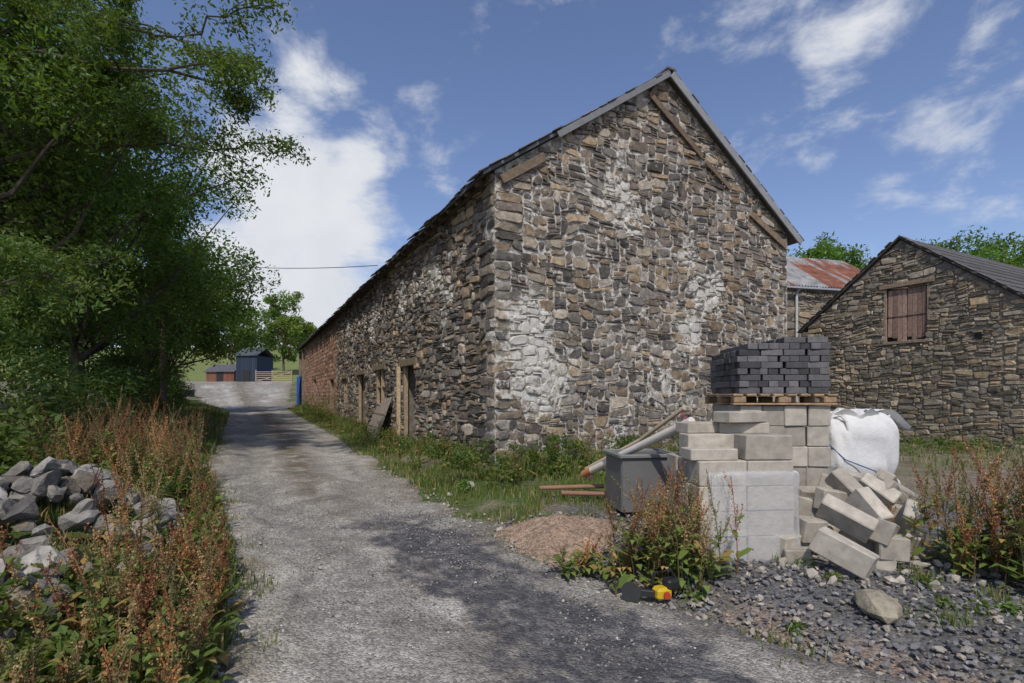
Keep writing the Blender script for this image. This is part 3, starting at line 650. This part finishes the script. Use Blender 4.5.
def tree(name,x,y,h,r,cb,N,size,col,nc=80,seed=0,trunk=.25,extra=None,sx=1,cr=(.18,.32)):
    rs=np.random.RandomState(seed); e=empty(name); z0=gzz(x,y)-.1
    cz=z0+(h+cb)/2; hz=(h-cb)/2
    d=rs.normal(size=(nc,3)); d/=np.linalg.norm(d,axis=1)[:,None]; q=rs.rand(nc)**.4*rs.uniform(.75,1.1,nc)
    C=np.array([x,y,cz])+d*q[:,None]*np.array([r*sx,r,hz])
    rad=rs.uniform(cr[0],cr[1],nc)*r*.9
    mt=MB(); bend=[np.array([x,y,z0])+np.array([.3*math.sin(t*3+seed),.3*math.cos(t*2+seed),0])*t+Zv*t*(h*.75) for t in np.linspace(0,1,9)]
    tube(mt,bend,np.linspace(trunk,trunk*.2,9),(.1,.085,.065),8)
    for i in range(0,nc,2):
        t=rs.uniform(.25,.9); s=bend[int(t*8)]; c_=C[i]
        mid=(s+c_)/2+rs.normal(size=3)*.25-Zv*.2
        tube(mt,[s,(s+mid)/2,mid,(mid+c_)/2+Zv*.1,c_],np.linspace(trunk*.3,.015,5),(.09,.075,.06),5)
    if extra: 
        ec,er,eb=extra
        for b_ in eb: tube(mt,b_[0],b_[1],(.07,.06,.05),5)
    mt.build('trunk_and_limbs',M_bark,e)
    ml=MB(); leaves(ml,C,rad,N,size,col,rs=rs)
    if extra:
        ml2=MB(); leaves(ml2,ec,er,int(len(ec)*24),.085,(.1,.15,.035),asp=.42,rs=rs); ml2.build('outer_foliage',M_leaf,e)
    ml.build('foliage',M_leaf,e)
rs=np.random.RandomState(3); ec=[];er=[];eb=[]
def branch(p,q,r0,depth=0):
    p=np.array(p,float);q=np.array(q,float); L=np.linalg.norm(q-p); n=9
    pts=[p+(q-p)*t+rs.normal(size=3)*L*.02+Zv*L*.1*math.sin(t*math.pi) for t in np.linspace(0,1,n)]
    eb.append((pts,np.linspace(r0,r0*.25,n)))
    if depth<2:
        for k_ in range(9 if depth==0 else 5):
            s=pts[2+k_%(n-2)]; d=(q-p)/L; dd=d*rs.uniform(.2,.8)+rs.normal(size=3)*.5; dd[2]=dd[2]*.6-.05
            branch(s,s+dd*L*(.32 if depth==0 else .35),r0*.4,depth+1)
    if depth>=1:
        for t in pts[3:]:
            ec.append(t+rs.normal(size=3)*.08); er.append(rs.uniform(.15,.34))
branch(W(-60,100,9.5),W(250,90,8.6),.06); branch(W(-60,60,9.5),W(190,35,9),.05); branch(W(-60,190,10),W(215,150,9.6),.06)
branch(W(-60,10,10),W(120,-10,9.6),.06); branch(W(60,330,10.5),W(-20,300,6.5),.05)
ex=(np.array(ec),np.array(er),eb)
tree('ash_tree',-11.5,10.5,13.0,4.5,2.4,60000,.125,(.1,.155,.032),nc=150,seed=1,extra=ex)
tree('ash_tree.001',-14.0,16.5,11.8,5.1,1.8,56000,.15,(.095,.15,.03),nc=140,seed=2)
tree('ash_tree.002',-17.2,24,10.8,5.4,2.4,38000,.19,(.1,.155,.032),nc=110,seed=5)
tree('ash_tree.003',-23.2,34,9.8,5.7,2.6,26000,.24,(.1,.155,.032),nc=80,seed=6)
tree('ash_tree.004',-22,14,13,6,1.5,24000,.25,(.065,.105,.022),nc=80,seed=8)
tree('ash_tree.005',-33,30,14,8,1.5,24000,.35,(.065,.105,.022),nc=80,seed=9)
tree('field_tree',-41,92,15.5,5.5,2,9000,.5,(.14,.2,.045),nc=60,seed=10)
tree('field_tree.001',-52,95,14,6,2,9000,.5,(.12,.18,.04),nc=50,seed=11)
for i,(x,y,h,r) in enumerate(((31,50,17.2,4.5),(39,47,15.6,6),(47,48,16.3,6),(26,55,16.5,4.5),(55,52,15.5,6))):
    tree('field_tree.%03d'%(i+2),x,y,h,r,6,13000,.36,(.12,.2,.04),nc=110,seed=20+i)
m=MB(); c_=[];r_=[]
for i in range(160):
    x=R.uniform(-260,200); y=R.uniform(170,240); c_.append((x,y,gzz(x,y)+R.uniform(2,6))); r_.append(R.uniform(3,6))
leaves(m,np.array(c_),np.array(r_),26000,1.6,(.08,.12,.04)); m.build('distant_trees',M_leaf)
m=MB(); c_=[];r_=[]
for i in range(170):
    y=R.uniform(6,44); x=ledge(y)-1.6-R.rand()*3-(y*.03); c_.append((x,y,gzz(x,y)+R.uniform(.2,2.4 if y>9 else 1.3))); r_.append(R.uniform(.4,.85))
leaves(m,np.array(c_),np.array(r_),46000,.12,(.08,.12,.028)); m.build('hedge',M_leaf)

def grass(m,x,y,h,col,w=.006,lean=.5,rs=R,dz=None):
    N=len(x); z=gz(x,y)-.01 if dz is None else dz; a=rs.uniform(0,6.28,N); hh=h*rs.uniform(.5,1.3,N); l=lean*hh*rs.rand(N)
    d=np.stack([np.cos(a),np.sin(a),0*a],1); b=rs.uniform(0,6.28,N); s=np.stack([np.cos(b),np.sin(b),0*b],1)*(w*rs.uniform(.6,1.5,N))[:,None]
    P=np.stack([x,y,z],1); mid=P+d*(l*.35)[:,None]+Zv*(hh*.6)[:,None]; tip=P+d*l[:,None]+Zv*hh[:,None]*.95
    V=np.stack([P-s,P+s,mid-s*.8,mid+s*.8,tip],1).reshape(-1,3)
    o=np.arange(N)[:,None]*5; q=o+np.array([0,1,3,2]); t=o+np.array([2,3,4])
    dry=(rs.rand(N,1)<.22)
    c=np.where(dry,np.array([[.3,.25,.13]]),np.array(col)[None])*rs.uniform(.6,1.4,(N,1))*(np.array([1,1,1])+rs.uniform(-.25,.25,(N,1))*np.array([1.2,0,-.5]))
    m.add(V,q,t,np.repeat(c,5,0))
def clumped(N,fx,fy,k=.5):
    ys=fy(N*3); xs=fx(ys); p=fbm(xs*1.8,ys*1.8,55); keep=p>R.uniform(.38,.38+k*.35,len(xs)); return xs[keep][:N],ys[keep][:N]
m=MB(); gc_=(.12,.165,.035)
wx=lambda y:-.3-.511*(y-9)
def strip(y):
    a=redge(y)-.3+.25*(y<12); b=wx(y); return a+(b-a)*R.rand(len(y))
x,y=clumped(19000,strip,lambda n:8.0+R.rand(n)**1.4*34); grass(m,x,y,.08+.13*fbm(x,y,2),gc_,w=.006)
x,y=clumped(4500,lambda y:wx(y)-.1-abs(R.normal(size=len(y)))*.25,lambda n:9.3+R.rand(n)*34); grass(m,x,y,.42,(.12,.165,.04),w=.009)
x,y=clumped(6500,lambda y:redge(y)+R.rand(len(y))*3.0,lambda n:5.9+R.rand(n)*3.3); grass(m,x,y,.11,gc_,w=.005)
t=R.rand(4500)*8; P=O+t[:,None]*Vv-U*(.1+abs(R.normal(size=(4500,1)))*.35); grass(m,P[:,0],P[:,1],.34,(.12,.165,.04))
for _ in range(26):
    cx,cy=R.uniform(1.0,5),R.uniform(2.6,5)
    if cx<redge(cy)+.2: continue
    n_=R.randint(30,120); grass(m,cx+R.normal(size=n_)*.07,cy+R.normal(size=n_)*.06,R.uniform(.05,.12),gc_,w=.004)
for _ in range(70): # tufts creeping into the track edges
    cy=R.uniform(3,16); cx=(ledge(cy)+R.uniform(0,.3)) if R.rand()<.6 else (redge(cy)-R.uniform(0,.3)); n_=R.randint(20,70); grass(m,cx+R.normal(size=n_)*.09,cy+R.normal(size=n_)*.12,R.uniform(.04,.12),gc_,w=.004)
x,y=clumped(24000,lambda y:ledge(y)+.1-R.rand(len(y))**1.2*3.0,lambda n:1.7+R.rand(n)**1.3*14); grass(m,x,y,.17,(.12,.155,.04))
x,y=clumped(9000,lambda y:ledge(y)+.2-R.rand(len(y))*4.0,lambda n:12+R.rand(n)*35); grass(m,x,y,.28,(.12,.155,.04),w=.013)
x=7.5+R.rand(2500)*7;y=9+R.rand(2500)*7; grass(m,x,y,.12,(.13,.18,.04),w=.01)
m.build('verge_grass',M_grass)
m=MB(); c_=[];r_=[]
for i in range(130):
    s=R.rand()**1.3*32; p=O+s*U-Vv*(.15+abs(R.normal())*.3); c_.append((p[0],p[1],gzz(p[0],p[1])+R.uniform(.1,.4))); r_.append(R.uniform(.12,.3))
for i in range(30):
    s=R.uniform(14,30); p=O+s*U-Vv*(.2+R.rand()*.6); c_.append((p[0],p[1],gzz(p[0],p[1])+R.uniform(.3,1.2))); r_.append(R.uniform(.3,.5))
for i in range(90):
    t=R.uniform(-1.2,7); p=O+t*Vv-U*(.15+R.rand()*1.2); c_.append((p[0],p[1],gzz(p[0],p[1])+R.uniform(.08,.6))); r_.append(R.uniform(.1,.26))
for i in range(170):
    y=R.uniform(2,9); x=ledge(y)-.2-R.rand()*2.8; 
    if (x+4.4)**2/1.3**2+(y-4.5)**2/1.5**2<.9: continue
    c_.append((x,y,gzz(x,y)+R.uniform(.05,.45 if y>3.3 else .2))); r_.append(R.uniform(.1,.3))
for i in range(45):
    y=R.uniform(10.5,15); x=R.uniform(8.5,12.5); c_.append((x,y,gzz(x,y)+R.uniform(.05,.3))); r_.append(R.uniform(.15,.4))
leaves(m,np.array(c_),np.array(r_),36000,.055,(.115,.16,.035),asp=.6)
c_=[];r_=[]
for i in range(16):
    y=R.uniform(3.3,4.9); x=redge(y)+.3+R.rand()*2; c_.append((x,y,gzz(x,y)+.03)); r_.append(R.uniform(.05,.11))
leaves(m,np.array(c_),np.array(r_),900,.04,(.12,.18,.035),asp=.6)
m.build('leafy_weeds',M_leaf)
SC=((.27,.11,.05),(.21,.09,.045),(.36,.17,.07),(.32,.22,.1),(.24,.14,.065),(.16,.15,.055),(.2,.17,.07))
def docks(name,pts,hmul=1.0,dens=1.0,seedcols=SC,nl=(5,12)):
    ms_=MB();ml_=MB()
    for (x,y,h) in pts:
        z=gzz(x,y); h=h*hmul; ln=R.normal(size=2)*.16
        n=7; P=np.array([[x+ln[0]*t*t*h,y+ln[1]*t*t*h,z+h*t] for t in np.linspace(0,1,n)])
        sc=np.array(seedcols[R.randint(len(seedcols))])*R.uniform(.8,1.35)
        tube(ms_,P,np.linspace(.005,.002,n),sc*.8,4)
        arms=[(P[3],P[-1])]
        for k_ in range(R.randint(4,9)):
            t=R.uniform(.3,.85); s=np.array([x+ln[0]*t*t*h,y+ln[1]*t*t*h,z+h*t]); a=R.uniform(0,6.28); L=h*R.uniform(.12,.34)
            e_=s+np.array([math.cos(a)*.4,math.sin(a)*.4,.9])*L; arms.append((s,e_)); tube(ms_,[s,(s+e_)/2+[.005,0,-.01],e_],[.003,.002,.0015],sc*.8,3)
        for s,e_ in arms:
            L=np.linalg.norm(e_-s); N=int(L*210*dens)+6; t=R.rand(N); t=(np.floor(t*L*28)+R.rand(N)*.5)/(L*28)
            Pp=s+(e_-s)*t[:,None]+R.normal(size=(N,3))*(.012*(1.15-t))[:,None]
            a=R.normal(size=(N,3)); a/=np.linalg.norm(a,axis=1)[:,None]; b=np.cross(a,R.normal(size=(N,3))); b/=np.linalg.norm(b,axis=1)[:,None]
            q_=.0052*R.uniform(.6,1.5,(N,1)); V=np.stack([Pp-a*q_,Pp-b*q_,Pp+a*q_,Pp+b*q_],1).reshape(-1,3)
            ms_.add(V,np.arange(N*4).reshape(N,4),None,np.repeat(sc*R.uniform(.6,1.5,(N,1)),4,0))
        for k_ in range(R.randint(*nl)):
            t=R.uniform(.03,.65); s=np.array([x,y,z+h*t]); a=R.uniform(0,6.28); L=R.uniform(.1,.22)*(1.2-t); d=np.array([math.cos(a),math.sin(a),.5]); sd=np.array([-math.sin(a),math.cos(a),0])*L*.17
            p0=s;p1=s+d*L*.4;p2=s+d*L*.75-Zv*.03*L*5*.3;p3=s+d*L-Zv*L*.35
            c=np.array((.13,.18,.04) if R.rand()<.75 else (.34,.24,.08))*R.uniform(.7,1.3)
            ml_.add([p0-sd*.3,p0+sd*.3,p1-sd,p1+sd,p2-sd*.8,p2+sd*.8,p3],[[0,1,3,2],[2,3,5,4]],[[4,5,6]],c)
    e=empty(name); ms_.build('stems_and_seed_heads',M_dock,e); ml_.build('leaves',M_grass,e)
P_=[]
for i in range(330):
    y=2.6+R.rand()**.9*6.2; o=R.rand()**1.1*2.4; x=ledge(y)+.0-o
    if (x+4.4)**2/1.4**2+(y-4.5)**2/1.6**2<.9 and R.rand()<.93: continue
    px=512+512*x/y
    if px<95 and 2.3<y<6.0 and R.rand()<.9: continue
    P_.append((x,y,R.uniform(.5,1.1)*(.6 if o<.35 else 1)*(.78 if y<3.2 else 1)))
for i in range(110):
    y=2.1+R.rand()*1.6; x=ledge(y)+.05-R.rand()**1.3*1.2; P_.append((x,y,R.uniform(.3,.75)*(.6 if 512+512*x/y<110 else 1)))
for i in range(80):
    y=R.uniform(6,14); P_.append((ledge(y)-.1-R.rand()*1.8,y,R.uniform(.7,1.25)))
docks('dock_plants',P_,1.0)
P_=[(1.27+R.normal()*.2 ,4.22+R.normal()*.16,R.uniform(.4,.95)) for i in range(52)]+[(.8+R.normal()*.15,4.45+R.normal()*.15,R.uniform(.2,.4)) for i in range(10)]
docks('dock_plants.001',P_)
P_=[(3.95+R.normal()*.28,4.0+R.normal()*.25,R.uniform(.5,1.05)) for i in range(90)]
docks('dock_plants.002',P_)
P_=[]
for i in range(60):
    s=R.rand()*22; p=O+s*U-Vv*(.3+R.rand()*.8); P_.append((p[0],p[1],R.uniform(.4,.9)))
for i in range(30):
    p=O+R.uniform(-.8,3)*Vv-U*R.uniform(.3,1.5); P_.append((p[0],p[1],R.uniform(.4,.9)))
docks('wallside_docks',P_,1,.8,((.2,.14,.07),(.25,.12,.06),(.14,.16,.05)))
m=MB(); c_=np.array([W(682,415,5.9),W(678,428,5.9),W(686,420,6.0),W(590,478,7.2)]); leaves(m,c_,np.array([.05,.04,.05,.05]),90,.025,(.5,.15,.3),asp=.9)
for p in c_: tube(m,[(p[0],p[1],gzz(p[0],p[1])),p],.004,(.1,.16,.04),4)
m.build('willowherb_flowers',M_leaf)

# ---------------------------------------------------------------- world, sun, camera
sd=Vector((-.05,-.78,.95)).normalized(); el=math.asin(sd.z); az=math.atan2(sd.x,sd.y)
w=bpy.data.worlds.new('World'); scene.world=w; w.use_nodes=True; nt=w.node_tree; nt.nodes.clear(); L=nt.links.new
out=nd(nt,'ShaderNodeOutputWorld'); bg=nd(nt,'ShaderNodeBackground'); bg.inputs[1].default_value=.12
sk=nd(nt,'ShaderNodeTexSky',sky_type='NISHITA'); sk.sun_disc=False; sk.sun_elevation=el; sk.sun_rotation=az; sk.air_density=1.0; sk.dust_density=.9; sk.ozone_density=1.8
tn=nd(nt,'ShaderNodeVectorMath',operation='MULTIPLY'); tn.inputs[1].default_value=(1.08,1.04,1.16); L(sk.outputs[0],tn.inputs[0])
tc=nd(nt,'ShaderNodeTexCoord')
nz=nd(nt,'ShaderNodeTexNoise'); nz.inputs['Scale'].default_value=6; nz.inputs['Detail'].default_value=10; nz.inputs['Roughness'].default_value=.6; nz.inputs['Distortion'].default_value=.2
mp=nd(nt,'ShaderNodeMapping'); mp.inputs['Scale'].default_value=(1,1,1.8); L(tc.outputs['Generated'],mp.inputs[0]); L(mp.outputs[0],nz.inputs['Vector'])
acc=None
for (px,py,r,s) in ((325,185,.2,1.0),(300,225,.24,1.05),(290,290,.26,1.05),(350,165,.12,.95),(250,180,.14,.8),(325,92,.1,.55),(424,100,.07,.5),(440,182,.08,.45),(740,30,.13,.4),(860,62,.22,.34),(950,78,.24,.36),(790,172,.14,.45),(940,115,.12,.42),(1010,165,.2,.22),(880,160,.15,.28)):
    c=Vector(((px-512)/F,1,(HY-py)/F)).normalized()
    v=nd(nt,'ShaderNodeVectorMath',operation='DISTANCE'); L(tc.outputs['Generated'],v.inputs[0]); v.inputs[1].default_value=c
    m_=nd(nt,'ShaderNodeMapRange'); m_.interpolation_type='SMOOTHSTEP'; m_.inputs[1].default_value=r; m_.inputs[2].default_value=0; m_.inputs[4].default_value=s; L(v.outputs['Value'],m_.inputs[0])
    if acc is None: acc=m_.outputs[0]
    else:
        a=nd(nt,'ShaderNodeMath',operation='MAXIMUM'); L(acc,a.inputs[0]); L(m_.outputs[0],a.inputs[1]); acc=a.outputs[0]
ad=nd(nt,'ShaderNodeMath',operation='MULTIPLY_ADD'); L(acc,ad.inputs[0]); ad.inputs[1].default_value=.44; L(nz.outputs['Fac'],ad.inputs[2])
mk=nd(nt,'ShaderNodeMapRange'); mk.interpolation_type='SMOOTHSTEP'; mk.inputs[1].default_value=.58; mk.inputs[2].default_value=.86; L(ad.outputs[0],mk.inputs[0])
n5=nd(nt,'ShaderNodeTexNoise'); n5.inputs['Scale'].default_value=7; n5.inputs['Detail'].default_value=5; L(tc.outputs['Generated'],n5.inputs['Vector'])
cr_=nd(nt,'ShaderNodeMix',data_type='RGBA'); cr_.inputs[6].default_value=(4.6,4.9,5.6,1); cr_.inputs[7].default_value=(7.6,7.7,7.8,1); L(n5.outputs['Fac'],cr_.inputs[0])
mx=nd(nt,'ShaderNodeMix',data_type='RGBA'); L(mk.outputs[0],mx.inputs[0]); L(tn.outputs[0],mx.inputs[6]); L(cr_.outputs[2],mx.inputs[7])
L(mx.outputs[2],bg.inputs[0]); L(bg.outputs[0],out.inputs[0])
sun=bpy.data.lights.new('sun','SUN'); sun.energy=3.0; sun.angle=math.radians(1.5); sun.color=(1,.94,.84)
so=bpy.data.objects.new('sun',sun); scene.collection.objects.link(so); so.rotation_euler=(-sd).to_track_quat('-Z','Y').to_euler()
cam=bpy.data.cameras.new('camera'); cam.lens=18; cam.sensor_width=36; cam.shift_y=(HY-341.5)/1024; cam.clip_end=3000; cam.clip_start=.05
co=bpy.data.objects.new('camera',cam); scene.collection.objects.link(co); co.location=(0,0,EYE); co.rotation_euler=(math.radians(90),0,0); scene.camera=co
scene.view_settings.view_transform='Standard'; scene.view_settings.look='None'; scene.view_settings.exposure=0
